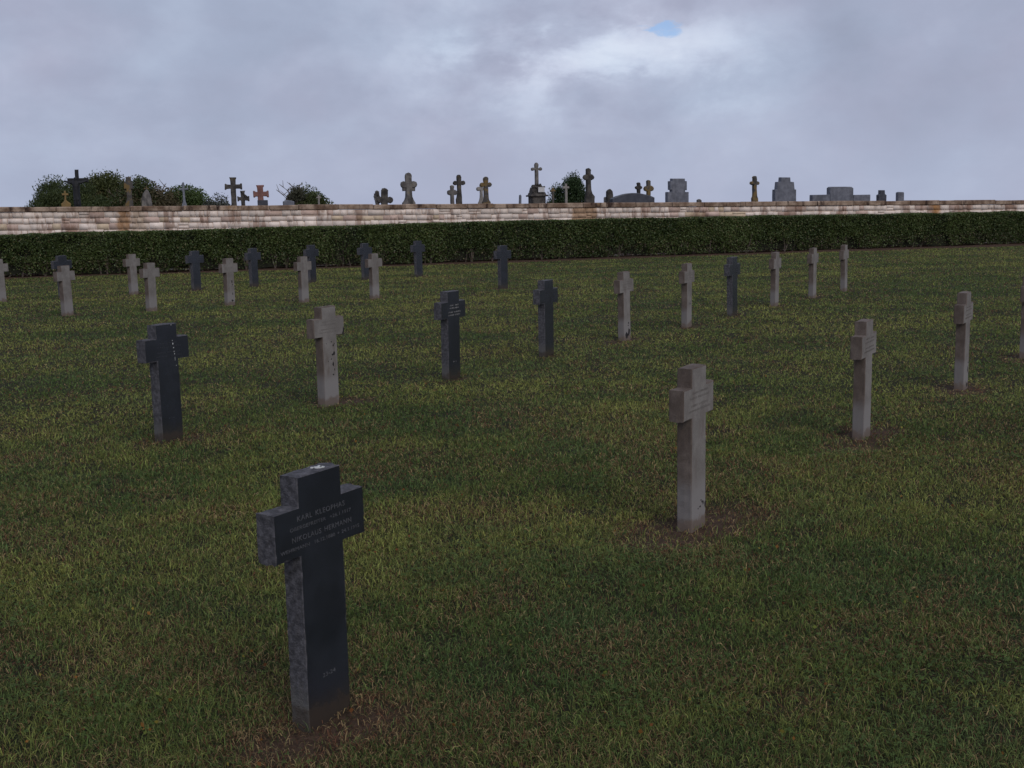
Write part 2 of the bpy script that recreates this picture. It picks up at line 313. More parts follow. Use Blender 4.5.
# ------------------------------------------------------------------ cemetery wall (slopes down to the right with the ground behind it)
def wall_top(s): return 1.875-.0131*s              # s metres along the wall from HA
wl = empty('cemetery_wall', (HA[0]+HN[0]*1.2, HA[1]+HN[1]*1.2, 0), HANG, label='long low whitish stone wall with brown coping behind the clipped hedge', cat='wall')
WS0, WS1, TH = -9.0, 41.0, .34
V = []; Fq = []; col = []
def blk(x0, x1, z0, z1, c, prouda):
    b = .004; y = -prouda*.7; s0, s1 = -.0131*(x0), -.0131*(x1); n = len(V)
    j = [random.uniform(-.007, .007) for _ in range(8)]
    for (x, z, yy) in ((x0, z0, .05), (x1, z0, .05), (x1, z1, .05), (x0, z1, .05), (x0+b+abs(j[0]), z0+b+abs(j[1]), y), (x1-b-abs(j[2]), z0+b+abs(j[3]), y), (x1-b-abs(j[4]), z1-b-abs(j[5]), y), (x0+b+abs(j[6]), z1-b-abs(j[7]), y)):
        V.append((x, yy, z-.0131*x)); col.append(c)
    for f in ((4, 5, 6, 7), (0, 1, 5, 4), (1, 2, 6, 5), (2, 3, 7, 6), (3, 0, 4, 7)): Fq.append([n+i for i in f])
ztop = 1.875-.145
def wx(px):                                              # wall coordinate of a picture column
    d = ray(px, 220); A = Vector((HA[0]+HN[0]*1.2, HA[1]+HN[1]*1.2)); nn = Vector(HN)
    t = (A.dot(nn))/(d.x*nn.x+d.y*nn.y); return (Vector((d.x*t, d.y*t))-A).dot(Vector(HU))
ORANGE = [(wx(117), wx(131), (.40, .23, .12)), (wx(131), wx(147), (.60, .47, .37)), (wx(571), wx(597), (.44, .28, .17)), (wx(931), wx(940), (.42, .21, .08))]
z = ztop; course = 0
while z > 0.0:
    h = [.17, .15, .18, .16, .2, .17, .2, .18, .2][course % 9]; x = WS0 + random.uniform(-.3, 0)
    while x < WS1:
        wdt = random.choice([.16, .22, .26, .3, .36, .44])*random.uniform(.85, 1.15)
        k = vnoise(x, course*3.1, 2.2, 5)*.65 + random.random()*.45
        base = np.array((.93, .79, .69)) if k > .36 else np.array((.66, .49, .41)) if k > .24 else np.array((.72, .57, .41))
        base = base*random.uniform(.78, 1.10)
        x1 = min(x+wdt, WS1); o = []
        if o and course < 3:
            o = sorted(o)[0]
            if o[0]-x > .12: blk(x, o[0], z-h, z, base, .02+random.uniform(0, .015))
            x = max(o[1], x+.05)
            continue
        if random.random() < .05 and course < 7:
            zm = z-h*random.uniform(.4, .6); blk(x, x1, zm, z, base, .02+random.uniform(0, .012)); blk(x, x1, z-h, zm, base*random.uniform(.8, 1.1), .02+random.uniform(0, .012))
        else: blk(x, x1, z-h+random.uniform(-.022, .012), z+random.uniform(-.022, .012)*(course > 0), base, .02+random.uniform(0, .018))
        x = x1
    z -= h; course += 1
for xx0, xx1 in ((WS0, WS1),):                           # mortar core
    n = len(V)
    for (x, y, zz) in ((xx0, -.008, -.1), (xx1, -.008, -.1), (xx1, -.008, ztop), (xx0, -.008, ztop), (xx0, TH, -.1), (xx1, TH, -.1), (xx1, TH, ztop), (xx0, TH, ztop)):
        V.append((x, y, zz-.0131*x)); col.append((.56, .44, .36))
    for f in ((0, 1, 2, 3), (5, 4, 7, 6), (3, 2, 6, 7), (4, 0, 3, 7), (1, 5, 6, 2)): Fq.append([n+i for i in f])
Fq = np.array(Fq)
M['wall'] = wallmat()
link('stonework', np_mesh('stonework', np.array(V), Fq.ravel(), np.arange(len(Fq))*4, np.full(len(Fq), 4), np.array(col)), M['wall'], wl)
bm = bmesh.new(); x = WS0
while x < WS1:
    l = random.uniform(.7, 1.5); dz = random.uniform(-.012, .012); n0 = len(bm.verts)
    box(bm, x+.004, min(x+l, WS1)-.004, -.055+random.uniform(-.01, .01), TH+.05, ztop+.002, 1.875+dz, .018)
    x += l
for v in bm.verts:
    v.co.z += -.0131*v.co.x+random.uniform(-.005, .005); v.co.y += random.uniform(-.005, .005)
link('coping', bm_mesh('coping', bm), M['coping'], wl)

# ------------------------------------------------------------------ clipped hedge
hd = empty('hedge', (HA[0], HA[1], 0), HANG, label='long clipped dark green hedge in front of the stone wall', cat='hedge')
HS0, HS1, HT = -8.0, 40.0, .78
def htop(s): return np.interp(s, [-8, 0, 13, 20, 32, 40], [1.09, 1.125, 1.16, 1.15, 1.06, 1.03]) + .05*(fbm(s, s*0, .9, 3, 3)-.5)
n = 360000
s = rng.uniform(HS0, HS1, n); kind = rng.random(n)
yy = np.where(kind < .62, np.abs(rng.normal(0, .07, n)), rng.uniform(0, HT, n)); ht = htop(s)
zz = np.where(kind < .62, rng.uniform(.03, 1.0, n)*ht, np.where(kind < .9, ht-np.abs(rng.normal(0, .05, n)), rng.uniform(.2, 1, n)*ht))
yy = yy + .16*(fbm(s, zz, .55, 6, 3)-.5) + .10*(vnoise(s, zz*0, 1.3, 2)-.5)
zz = zz + .05*(fbm(s, yy, .35, 12, 2)-.5)
thinlow = fbm(s, zz*.4, .5, 21, 3)
keep = rng.random(n) < np.clip((zz-.04)/.40+(thinlow-.44)*2.4, .10, 1)
keep &= rng.random(n) < np.clip(.35+2.6*(fbm(s, zz, .32, 33, 3)-.25), .25, 1)
P = np.stack([s, yy, zz], 1)[keep]; m = len(P)
tone = fbm(P[:, 0], P[:, 2], .8, 14, 4)[:, None]
g0, g1, g2 = np.array((.044, .068, .020)), np.array((.110, .146, .042)), np.array((.19, .17, .075))
cl = g0+(g1-g0)*np.clip(tone*1.3-.15+rng.normal(0, .2, (m, 1)), 0, 1); pick = rng.random(m) < .07; cl[pick] = g2
low = (P[:, 2] < .4) & (rng.random(m) < .18); cl[low] = (.11, .085, .055)
link('foliage', quad_cloud('foliage', leaves(P, .050, .62, .2), cl), M['hedge'], hd)
bm = bmesh.new(); x = HS0
while x < HS1:
    y0 = random.uniform(.10, .4)
    for k in range(random.choice((2, 3, 3, 4))):
        dx, dy = random.uniform(-.22, .22), random.uniform(-.2, .15)
        tube(bm, [(x, y0, -.03), (x+dx*.4, y0+dy*.4, .25), (x+dx, y0+dy+.1, .55+random.random()*.25)], [.019, .014, .005], 5, False)
    x += random.uniform(.16, .36)
tag(link('stem', bm_mesh('stem', bm), M['twig'], hd), kind='stuff')
bm = bmesh.new()                                         # added opaque core, coloured dark for the shade deep in the hedge
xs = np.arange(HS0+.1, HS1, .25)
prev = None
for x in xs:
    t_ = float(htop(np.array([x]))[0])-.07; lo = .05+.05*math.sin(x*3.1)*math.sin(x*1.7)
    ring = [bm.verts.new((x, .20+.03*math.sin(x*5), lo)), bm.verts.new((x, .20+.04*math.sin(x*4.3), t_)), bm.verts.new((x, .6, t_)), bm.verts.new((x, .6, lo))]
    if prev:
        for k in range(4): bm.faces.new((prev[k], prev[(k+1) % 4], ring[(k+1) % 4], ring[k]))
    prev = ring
link('shade_core', bm_mesh('shade_core', bm), M['core'], hd)

# ------------------------------------------------------------------ grave crosses of the lawn
TW, TT, TH0 = .42, .080, .83
def cross_outline(W_, H_, sink=.12):
    a0, a1, h = .695*H_, .885*H_, .24*W_
    return [(-h, -sink), (h, -sink), (h, a0), (W_/2, a0), (W_/2, a1), (h, a1), (h, H_), (-h, H_), (-h, a1), (-W_/2, a1), (-W_/2, a0), (-h, a0)]
def stone_prism(name, outline, T, seg=.05, rough=.0025, inset=.004, chips=1.0):
    """outline in x,z (counter-clockwise), thickness along y; face slot 0, edge slot 1"""
    pts = []; nrm = []
    N = len(outline)
    for i in range(N):
        p0 = Vector(outline[i]); p1 = Vector(outline[(i+1) % N]); L = (p1-p0).length; k = max(1, int(L/seg))
        nn = Vector((p1-p0)).normalized(); nn = Vector((nn.y, -nn.x))
        pp = Vector(outline[i-1]); n0 = (p0-pp).normalized(); n0 = Vector((n0.y, -n0.x))
        for j in range(k):
            pts.append(p0.lerp(p1, j/k)); nrm.append((nn+n0) if j == 0 else nn)
    n = len(pts); V = []; Fs = []; mi = []
    layers = [(-T/2, -inset), (-T/2+inset, 0), (-T/4, .0), (0, .001), (T/4, .0), (T/2-inset, 0), (T/2, -inset)]
    for li, (y, off) in enumerate(layers):
        for p, nn in zip(pts, nrm):
            j = rough*random.uniform(-1, 1) if 0 < li < 6 else 0
            if li in (0, 6) and random.random() < .16*chips: j = -random.uniform(0, .004)
            q = p+nn*(off+j); V.append((q.x, y, q.y))
    for li in range(len(layers)-1):
        for k in range(n):
            a, b = li*n+k, li*n+(k+1) % n
            Fs.append((a, b, b+n, a+n)); mi.append(1)
    Fs.append(tuple(range(n))[::-1]); mi.append(0)
    Fs.append(tuple((len(layers)-1)*n+k for k in range(n))); mi.append(0)
    me = bpy.data.meshes.new(name); me.from_pydata(V, [], Fs); me.polygons.foreach_set('material_index', mi)
    bm = bmesh.new(); bm.from_mesh(me); bmesh.ops.recalc_face_normals(bm, faces=bm.faces); bm.to_mesh(me); bm.free()
    return me
def text_mesh(body, x0, x1, zbase, cap, y, spacing=1.0):
    cu = bpy.data.curves.new('lettering', 'FONT'); cu.body = body; cu.size = 1; cu.space_character = spacing; cu.space_word = 1.4; cu.resolution_u = 3; cu.extrude = .01
    o = bpy.data.objects.new('lettering', cu); C.objects.link(o); dg = bpy.context.evaluated_depsgraph_get(); dg.update()
    me = bpy.data.meshes.new_from_object(o.evaluated_get(dg)); bpy.data.objects.remove(o); bpy.data.curves.remove(cu)
    co = np.empty(len(me.vertices)*3); me.vertices.foreach_get('co', co); co = co.reshape(-1, 3)
    mn, mx = co.min(0), co.max(0); zb = min(0, 0)
    X = x0+(co[:, 0]-mn[0])/(mx[0]-mn[0])*(x1-x0); Z = zbase+co[:, 1]/.70*cap; Y = y-.0006-co[:, 2]*.04
    me.vertices.foreach_set('co', np.stack([X, Y, Z], 1).astype(np.float32).ravel()); me.update(); me.materials.clear()
    return me
def join_meshes(name, mes):
    bm = bmesh.new()
    for m_ in mes: bm.from_mesh(m_)
    me = bpy.data.meshes.new(name); bm.to_mesh(me); bm.free(); return me
def strokes(o, name, seed, lines, y, m_, zcap=.009):
    """worn lettering too small to read: rows of short cut strokes grouped as words"""
    r = random.Random(seed)
    for (z, x0, x1) in lines:
        bm = bmesh.new(); x = x0; gap = r.uniform(.35, .55)*(x1-x0)+x0
        while x < x1:
            if abs(x-gap) < .006: x += .011; continue
            wd = r.uniform(.0035, .007)
            kind = r.randrange(4)
            bars = [(x, x+.0022, z, z+zcap)]
            if kind == 1: bars.append((x+.0024, x+wd, z+zcap-.002, z+zcap))
            if kind == 2: bars.append((x+.0024, x+wd, z, z+.002))
            if kind == 3: bars += [(x+.0024, x+wd-.0004, z+zcap*.45, z+zcap*.45+.002), (x+wd, x+wd+.002, z, z+zcap)]
            for (a, b, c0, c1) in bars: box(bm, a, b, y-.0009, y-.0004, c0, c1)
            x += wd+r.uniform(.003, .006)
        link(name, bm_mesh(name, bm), m_, o)
def blob(name, seed, spots, y):                          # small flat irregular crusts on the front face
    r = random.Random(seed); bm = bmesh.new()
    for (x, z, rx, rz) in spots:
        n = 11; k = [r.uniform(.55, 1.2) for _ in range(n)]
        a = [bm.verts.new((x+rx*k[i]*math.cos(2*math.pi*i/n), y-.0005, z+rz*k[i]*math.sin(2*math.pi*i/n))) for i in range(n)]
        b = [bm.verts.new((x+rx*.7*k[i]*math.cos(2*math.pi*i/n), y-.0022, z+rz*.7*k[i]*math.sin(2*math.pi*i/n))) for i in range(n)]
        for i in range(n): bm.faces.new((a[i], a[(i+1) % n], b[(i+1) % n], b[i]))
        bm.faces.new(b)
    return bm_mesh(name, bm)
def crust(o, me2, m_):                                   # grow the crusts into the stone's own mesh
    me = o.data.copy(); k = len(me.materials); me.materials.append(m_)
    bm = bmesh.new(); bm.from_mesh(me); n0 = len(bm.faces); bm.from_mesh(me2); bm.faces.ensure_lookup_table()
    for f in bm.faces[n0:]: f.material_index = k
    bm.to_mesh(me); bm.free(); o.data = me
cm = {}
for v in range(3):
    cm[1, v] = stone_prism('dark_cross', cross_outline(TW, TH0), TT*1.06, .045, .0022, .003)
    cm[0, v] = stone_prism('pale_cross', cross_outline(TW*.985, TH0), TT, .05, .0018, .005, 1.6)
YF = {1: -TT*1.06/2, 0: -TT/2}
a0, a1 = .695*TH0, .885*TH0; ah = a1-a0
def az(fr): return a1-ah*fr
for i, (key, x, y, th, H_, dk, lab) in enumerate(CROSS):
    if key == 'A': me = stone_prism('dark_cross', cross_outline(TW*1.02, TH0), TT*.92, .02, .0022, .0025)
    elif key == 'B': me = stone_prism('pale_cross', cross_outline(TW*.985, TH0), TT, .03, .0018, .005, 1.5)
    else: me = cm[dk, i % 3]
    o = link('grave_cross', me, [M['dark_face'], M['dark_side']] if dk else [M['pale_face'], M['pale_side']], None, (x, y, float(gz(x, y))*.5), R(th))
    o.scale = (.95 if key == 'B' else 1, 1, H_/TH0)
    tag(o, lab, 'grave cross', 'stone crosses in rows on the lawn')
    yf = -TT*.92/2 if key == 'A' else YF[dk]
    if i > 4: o.rotation_euler = (R(random.uniform(-.8, .8)), R(random.uniform(-.6, .6)), R(th))
    if key == 'A':
        ls = [text_mesh('KARL KLEOPHAS', -.111, .116, az(.27), .0165, yf, 1.12), text_mesh('OBERGEFREITER  +26.1.1917', -.146, .146, az(.44), .0115, yf, 1.05),
              text_mesh('NIKOLAUS HERMANN', -.138, .146, az(.67), .0165, yf, 1.12), text_mesh('WEHRMANN  16.12.1880 + 24.1.1915', -.192, .185, az(.84), .0115, yf, 1.05)]
        for l_ in ls: link('inscription_line', l_, M['letter'], o)
        link('grave_number', join_meshes('grave_number', [text_mesh('23-24', -.028, .034, .150, .013, yf)]), M['letter'], o)
        bm = bmesh.new()
        for (bx, by, r0) in ((.030, -.004, .013), (.042, -.014, .008), (.018, .008, .006), (.05, .006, .005)):
            k = [bm.verts.new((bx+r0*random.uniform(.6, 1.25)*math.cos(a*.6283), by+r0*random.uniform(.6, 1.2)*math.sin(a*.6283), TH0+.0042)) for a in range(10)]
            bm.faces.new(k); kk = [bm.verts.new((q.co.x*1.0, q.co.y, TH0-.004)) for q in k]
            for a in range(10): bm.faces.new((k[a], kk[a], kk[(a+1) % 10], k[(a+1) % 10]))
        crust(o, bm_mesh('bird_dropping', bm), M['dropping'])
    elif key == 'H':
        strokes(o, 'inscription_line', 5, [(az(.27), -.06, .09), (az(.43), -.065, .085), (az(.67), -.085, .115), (az(.84), -.09, .105)], yf, M['letter_pale'], .012)
        strokes(o, 'grave_number', 6, [(.16, -.02, .03)], yf, M['letter_pale'], .01)
    elif dk and key in 'FILAA':
        strokes(o, 'inscription_line', i, [(az(.27), -.08, .10), (az(.43), -.1, .13), (az(.67), -.10, .12), (az(.84), -.11, .13)], yf, M['letter_faint'])
        strokes(o, 'grave_number', i+50, [(.16, -.025, .025)], yf, M['letter_faint'])
    elif not dk and key in 'BCDGJK':
        strokes(o, 'inscription_line', i, [(az(.22), -.09, .12), (az(.38), -.12, .14), (az(.62), -.11, .13), (az(.78), -.14, .15)], yf, M['letter_dull'], .011)
    if key == 'F':
        sp = [(.052, az(.16), .006, .006), (.055, az(.30), .008, .011), (.06, az(.48), .009, .005), (.062, az(.66), .006, .006), (.066, az(.76), .004, .008), (.067, az(1.0), .002, .02), (.075, az(1.3), .006, .004), (.05, TH0-.01, .008, .004)]
        sp = [(a, b, c*.6, d*.75) for a, b, c, d in sp]
        crust(o, blob('bird_dropping', 3, sp, yf), M['dropping'])
    if key == 'G':
        sp = [(.045, .50, .010, .012), (.06, .51, .006, .009), (.03, .42, .014, .012), (.052, .43, .012, .02), (.01, .385, .008, .008), (.035, .34, .013, .022), (.05, .29, .007, .013), (.03, .25, .010, .008), (-.03, .37, .006, .006), (.195, az(.75), .012, .03), (.19, az(.9), .016, .02), (-.05, .52, .006, .005), (.02, .53, .008, .006)]
        crust(o, blob('lichen', 4, sp, yf), M['black_lichen'])
    if key in 'TKJDB':
        sp = {'B': [(.02, .105, .012, .005), (.045, .125, .008, .006), (.06, .115, .006, .014), (.03, .135, .008, .004), (-.01, .10, .004, .004), (.09, .10, .01, .02)], 'T': [(.03, .42, .016, .03), (.045, .36, .014, .012), (.04, .20, .014, .03), (.03, .08, .03, .02)], 'K': [(.03, .30, .016, .02), (.045, .33, .007, .012)], 'J': [(.04, .20, .014, .018), (.03, .17, .02, .008), (-.01, .05, .05, .04), (.05, .09, .03, .05)], 'D': [(.05, .16, .012, .03), (.06, .22, .01, .008), (.05, .03, .03, .02)]}[key]
        crust(o, blob('lichen', ord(key), sp, yf), M['black_lichen'])

# ------------------------------------------------------------------ tombs of the village cemetery beyond the wall
def tplane(x, y, off):                                   # point where a picture ray meets the vertical plane 'off' metres behind the wall
    d = ray(x, y); A = Vector((HA[0], HA[1]))+Vector(HN)*(1.2+off); nn = Vector(HN)
    t = A.dot(nn)/(d.x*nn.x+d.y*nn.y); return Vector((d.x*t, d.y*t, HC+d.z*t)), t
def rel(cx, off, pts):                                   # picture points -> metres in the stone's own upright frame
    o, t = tplane(cx, 200, off); base = Vector((o.x, o.y, float(gz(o.x, o.y))))
    out = []
    for (px, py) in pts:
        p, _ = tplane(px, py, off); out.append(((p-base).x*HU[0]+(p-base).y*HU[1], p.z-base.z))
    return base, out
def plinth(bm, w_, d_, h_): 
    box(bm, -w_*.75, w_*.75, -d_*1.3, d_*1.3, -.1, h_*.35, .02); box(bm, -w_*.5, w_*.5, -d_, d_, h_*.35+.002, h_, .02)
def ring_cross(cx, hw, hh, arm0, arm1, wl_, wr, top, style, foot):
    """outline of a stone cross: cx half shaft, arm limits and style of its ends"""
    sl, sr = hw; aL, aR = wl_, wr; z0 = foot; at = arm1; ab = arm0; k = (at-ab)
    if style == 'plain':
        return [(sl, z0), (sr, z0), (sr, ab), (aR, ab), (aR, at), (sr, at), (sr, top), (sl, top), (sl, at), (aL, at), (aL, ab), (sl, ab)]
    if style == 'flared':
        f = k*.22; g = (sr-sl)*.16; n_ = k*.35
        return [(sl, z0), (sr, z0), (sr, ab+f*.6), (aR-n_, ab+f*.6), (aR-n_*.5, ab-f*.2), (aR, ab), (aR, at), (aR-n_*.5, at+f*.2), (aR-n_, at-f*.6), (sr, at-f*.6), (sr, top-k*.4), (sr+g, top-k*.15), (sr+g, top), (sl-g, top), (sl-g, top-k*.15), (sl, top-k*.4), (sl, at-f*.6), (aL+n_, at-f*.6), (aL+n_*.5, at+f*.2), (aL, at), (aL, ab), (aL+n_*.5, ab-f*.2), (aL+n_, ab+f*.6), (sl, ab+f*.6)]
    # knobbed: round ends
    def arc(x, z, r, a_, b_, n=7): return [(x+r*math.cos(R(a_+(b_-a_)*i/(n-1))), z+r*math.sin(R(a_+(b_-a_)*i/(n-1)))) for i in range(n)]
    r = k*.5; zc = (at+ab)/2; t = r*.62; sw = (sr-sl)/2; sc = (sr+sl)/2
    pts = [(sl, z0), (sr, z0), (sr, zc-t), (aR-r*1.5, zc-t)] + arc(aR-r, zc, r, -125, 125) + [(aR-r*1.5, zc+t), (sr, zc+t), (sr, top-sw*1.5)]
    pts += arc(sc, top-sw*1.12, sw*1.12, -15, 195)
    pts += [(sl, zc+t), (aL+r*1.5, zc+t)] + arc(aL+r, zc, r, 55, 305) + [(aL+r*1.5, zc-t), (sl, zc-t)]
    return pts
def tomb_cross(lab, m_, off, top, arms, shaft, style='plain', T=.16, base=None, group='old stone crosses beyond the wall', tilt=0, flare=None, pm=None, name='tomb_cross'):
    cx = (shaft[0]+shaft[1])/2
    pts = [(shaft[0], arms[3]), (shaft[1], arms[3]), (arms[0], arms[2]), (arms[1], arms[3]), (cx, top)]
    b, q = rel(cx, off, pts); t_ = empty(name, b, HANG+R(random.uniform(-6, 6)), label=lab, cat='tomb cross', group=group)
    sl, sr = q[0][0], q[1][0]; aL, aR = q[2][0], q[3][0]; at, ab, tp = q[2][1], q[3][1], q[4][1]
    ph = min(1.05, ab*.5)
    ol = ring_cross(0, (sl, sr), 0, ab, at, aL, aR, tp, style, ph-.05)
    if flare:                                            # shaft widens to its foot just above the coping line
        zf, wf = flare; _, e = rel(cx, off, [(wf[0], zf), (wf[1], zf)])
        zz = e[0][1]; fh = min(.26, .38*(ab-zz)); ol[0] = (e[0][0], ph-.05); ol[1] = (e[1][0], ph-.05)
        ol = [ol[0], ol[1], (e[1][0], zz-.02), (sr+(e[1][0]-sr)*.35, zz+fh*.35), (sr, zz+fh)]+ol[2:]+[(sl, zz+fh), (sl+(e[0][0]-sl)*.35, zz+fh*.35), (e[0][0], zz-.02)]
    c = link('cross', stone_prism('cross', ol, T, .12, .006, .012), [m_, m_], t_)
    if tilt: c.rotation_euler = (0, R(tilt), 0)
    bm = bmesh.new(); w_ = max(.5, (sr-sl)*2.4); plinth(bm, w_, .24, ph); link('plinth', bm_mesh('plinth', bm), pm or m_, t_)
    return t_
OS, OD = M['oldstone'], M['oldstone_dark']
tomb_cross('small ochre cross on a flared stone mount at the far left of the wall', M['ochre_full'], 1.6, 191, (62, 68.3, 193.6, 195.4), (64.3, 66, 193, 200), 'plain', .07, flare=(203, (61.5, 70.5)))
t_ = tomb_cross('tall black iron crucifix standing before the big round bush', M['iron'], 9.0, 169.7, (67.3, 88.7, 178.4, 182.4), (75.6, 79.2, 170, 206), 'plain', .12, name='crucifix')
# hanging figure: one continuous skinned body
def figure(parent, zarm, mm):
    me = bpy.data.meshes.new('corpus'); J = [(0, -.13, zarm-.42), (0, -.12, zarm-.12), (0, -.13, zarm+.02), (.01, -.16, zarm+.10), (.17, -.12, zarm+.0), (.38, -.09, zarm+.07), (-.17, -.12, zarm), (-.38, -.09, zarm+.07), (.05, -.15, zarm-.72), (.02, -.10, zarm-1.08), (-.05, -.15, zarm-.72), (-.02, -.10, zarm-1.08), (.02, -.18, zarm+.2)]
    E_ = [(0, 1), (1, 2), (2, 3), (3, 12), (2, 4), (4, 5), (2, 6), (6, 7), (0, 8), (8, 9), (0, 10), (10, 11)]
    me.from_pydata(J, E_, []); o = link('figure', me, mm, parent); o.modifiers.new('skin', 'SKIN'); o.modifiers.new('sub', 'SUBSURF').levels = 1
    rr = [.10, .12, .10, .05, .05, .03, .05, .03, .07, .035, .07, .035, .085]
    for k, v in enumerate(me.skin_vertices[0].data): v.radius = (rr[k], rr[k]); v.use_root = (k == 0)
_, q = rel(77.5, 9.0, [(77.5, 180)]); figure(t_, q[0][1]-.10, M['iron'])
tomb_cross('stone cross with an ochre lichened head before the bushes at the left', M['ochre'], 3.0, 177, (124, 133, 182, 189), (126.6, 131.4, 178, 206), 'plain', .18, flare=(204, (125.2, 133)), pm=OS)
def profile_tomb(name, lab, cat, m_, off, cx, poly, T=.2, group='headstones beyond the wall', part='slab', seg=.2):
    b, q = rel(cx, off, poly); zmin = -.05
    lo = min(p[1] for p in q); q = [(x, zmin if z <= lo+.03 else z) for x, z in q]
    t_ = empty(name, b, HANG+R(random.uniform(-3, 3)), label=lab, cat=cat, group=group)
    link(part, stone_prism(part, q, T, seg, .003, .012), [m_, m_], t_)
    return t_, q
t_, q = profile_tomb('headstone', 'rough pointed brown stone with a tiny cross on its tip before the bushes', 'headstone', M['oldstone'], 2.2, 146.7, [(141, 208), (152.6, 208), (152, 203), (150.6, 196), (148.5, 191), (146.9, 189.4), (145, 191), (143, 194), (141.6, 199)], .3)
_, e = rel(146.7, 2.2, [(143.8, 188.1), (149, 188.9), (146.0, 186.2), (147, 190)])
bm = bmesh.new(); box(bm, e[2][0], e[3][0], -.03, .03, e[3][1], e[2][1]); box(bm, e[0][0], e[1][0], -.029, .029, e[1][1], e[0][1]); link('finial_cross', bm_mesh('finial_cross', bm), M['ochre'], t_)
tomb_cross('slim pale grey metal cross right of the big left bushes', M['greymetal'], 3.6, 182.3, (178.7, 188.2, 188.2, 190.2), (182.6, 184.4, 183, 206), 'knob', .09, flare=(204, (182.2, 186.8)))
tomb_cross('large dark stone cross with splayed ends, taller of a pair near the left', OD, 2.4, 177.4, (224.6, 242, 184, 189.2), (230.8, 235.8, 178, 206), 'flared', .2)
tomb_cross('short dark stone cross leaning close to the taller splayed cross', OD, 1.5, 190.8, (237.4, 249.4, 196.6, 201), (241.3, 244.9, 191, 206), 'flared', .16)
t_ = tomb_cross('reddish pink granite cross on a dark block', M['pink'], 2.0, 185.2, (253.1, 268.8, 191.2, 197), (257.8, 263.4, 186, 203), 'flared', .18, pm=M['granite_dark'])
_, e = rel(260.6, 2.0, [(257.5, 200.2), (268, 206)])
bm = bmesh.new(); box(bm, e[0][0], e[1][0], -.16, .16, e[1][1]-.3, e[0][1], .01); link('block', bm_mesh('block', bm), M['granite_dark'], t_)
profile_tomb('headstone', 'low grey slab peeping over the wall before the lone round bush', 'headstone', M['granite'], 2.4, 288.5, [(283, 208), (294, 208), (294, 201.6), (291, 200.6), (286, 200.4), (283, 201.4)], .2)
tomb_cross('tiny pale cross low before the right side of the round bush', M['palecross'], 2.8, 195.0, (316.3, 321.0, 196.8, 198.3), (318.0, 319.4, 195, 206), 'knob', .08)
tomb_cross('broken looking squat cross with a wide right arm left of the bracketed cross', OD, 2.0, 188, (374.2, 390.9, 196.8, 203), (379.3, 385.4, 188, 206), 'knob', .2, tilt=2)
tomb_cross('small cross overlapped by the squat broken looking cross', OS, 3.2, 190.6, (373.8, 379.8, 193, 200), (375.6, 379, 190.6, 206), 'knob', .14)
t_ = tomb_cross('stout ochre topped cross with rounded bracketed arms and a flared foot', OS, 2.2, 172.8, (400.3, 417, 181.2, 188), (405.6, 411.6, 173, 206), 'knob', .22, flare=(202.2, (402.5, 415)))
_, e = rel(408.6, 2.2, [(402.6, 191), (405.6, 191), (405.6, 186), (402.2, 186), (411.6, 191), (414.8, 191), (415, 186), (411.6, 186)])
for a in (0, 4):
    P4 = e[a:a+4]; link('bracket', stone_prism('bracket', [P4[0], P4[1], P4[2], P4[3]], .17, .1, .006, .01), [OS, OS], t_)
tomb_cross('small grey cross on the left of the first middle pair', OS, 1.8, 185.2, (447, 457.2, 190.2, 195), (450.5, 453.8, 185, 206), 'knob', .14)
tomb_cross('taller ivy stained cross on the right of the first middle pair', OD, 2.6, 174.7, (453, 464.9, 180.9, 185), (457.1, 460.9, 175, 206), 'knob', .17, flare=(199, (456.2, 461.6)))
tomb_cross('small pale cross half hidden by the ochre cross', M['palecross'], 3.4, 184.5, (476.5, 484, 187, 190.8), (479.9, 482.6, 185, 206), 'knob', .12, flare=(202, (478.2, 483.6)))
tomb_cross('ochre lichened cross on the right of the second middle pair', M['ochre'], 2.2, 176.7, (480, 491.5, 182.6, 187), (483.8, 487.8, 177, 206), 'knob', .17, flare=(201.8, (482.6, 490)), pm=OS)
profile_tomb('headstone', 'small pointed blue grey stone alone left of the tall ornate monument', 'headstone', M['granite'], 1.8, 519, [(517, 207), (521, 207), (521, 196), (520.4, 194.6), (519.2, 195.2)], .12)
# ornate monument
t_ = tomb_cross('tall ornate monument with a slim cross, dark stepped base and white plaque', OS, 2.6, 162.8, (531.2, 541.7, 167.6, 170.6), (534.9, 537.9, 163, 190), 'knob', .13, group='monuments beyond the wall', name='monument')
b, e = rel(536.4, 2.6, [(532, 184.6), (541.2, 187), (530.4, 187.2), (542.6, 192), (529, 192.2), (544.8, 196), (530.2, 196.2), (543.8, 207), (535.7, 187.4), (542, 192.2), (528.2, 195), (546, 196.4)])
bm = bmesh.new()
for a, dep in ((0, .16), (2, .2), (4, .26), (6, .24), (10, .3)): box(bm, e[a][0], e[a+1][0], -dep, dep, e[a+1][1]-(.8 if a == 6 else 0), e[a][1]-.003, .015, .82 if a < 5 else 1)
for a in range(26):                                      # crockets along the steps
    xx = random.uniform(e[4][0], e[5][0]); zz = random.choice((e[0][1], e[2][1], e[4][1])); k = .5 if zz == e[0][1] else .8
    cx = (e[4][0]+e[5][0])/2; bmesh.ops.create_icosphere(bm, subdivisions=1, radius=random.uniform(.02, .045), matrix=Matrix.Translation((cx+(xx-cx)*k, -.2, zz)))
link('stepped_base', bm_mesh('stepped_base', bm), OD, t_)
bm = bmesh.new(); box(bm, e[8][0], e[9][0], -.29, -.262, e[9][1], e[8][1]); link('plaque', bm_mesh('plaque', bm), M['plaque'], t_)
tomb_cross('slim ochre cross before the left of the dark conifer', M['ochre'], 2.0, 188, (550.4, 555, 190, 191.8), (551.9, 553.6, 188, 206), 'plain', .09, pm=OS)
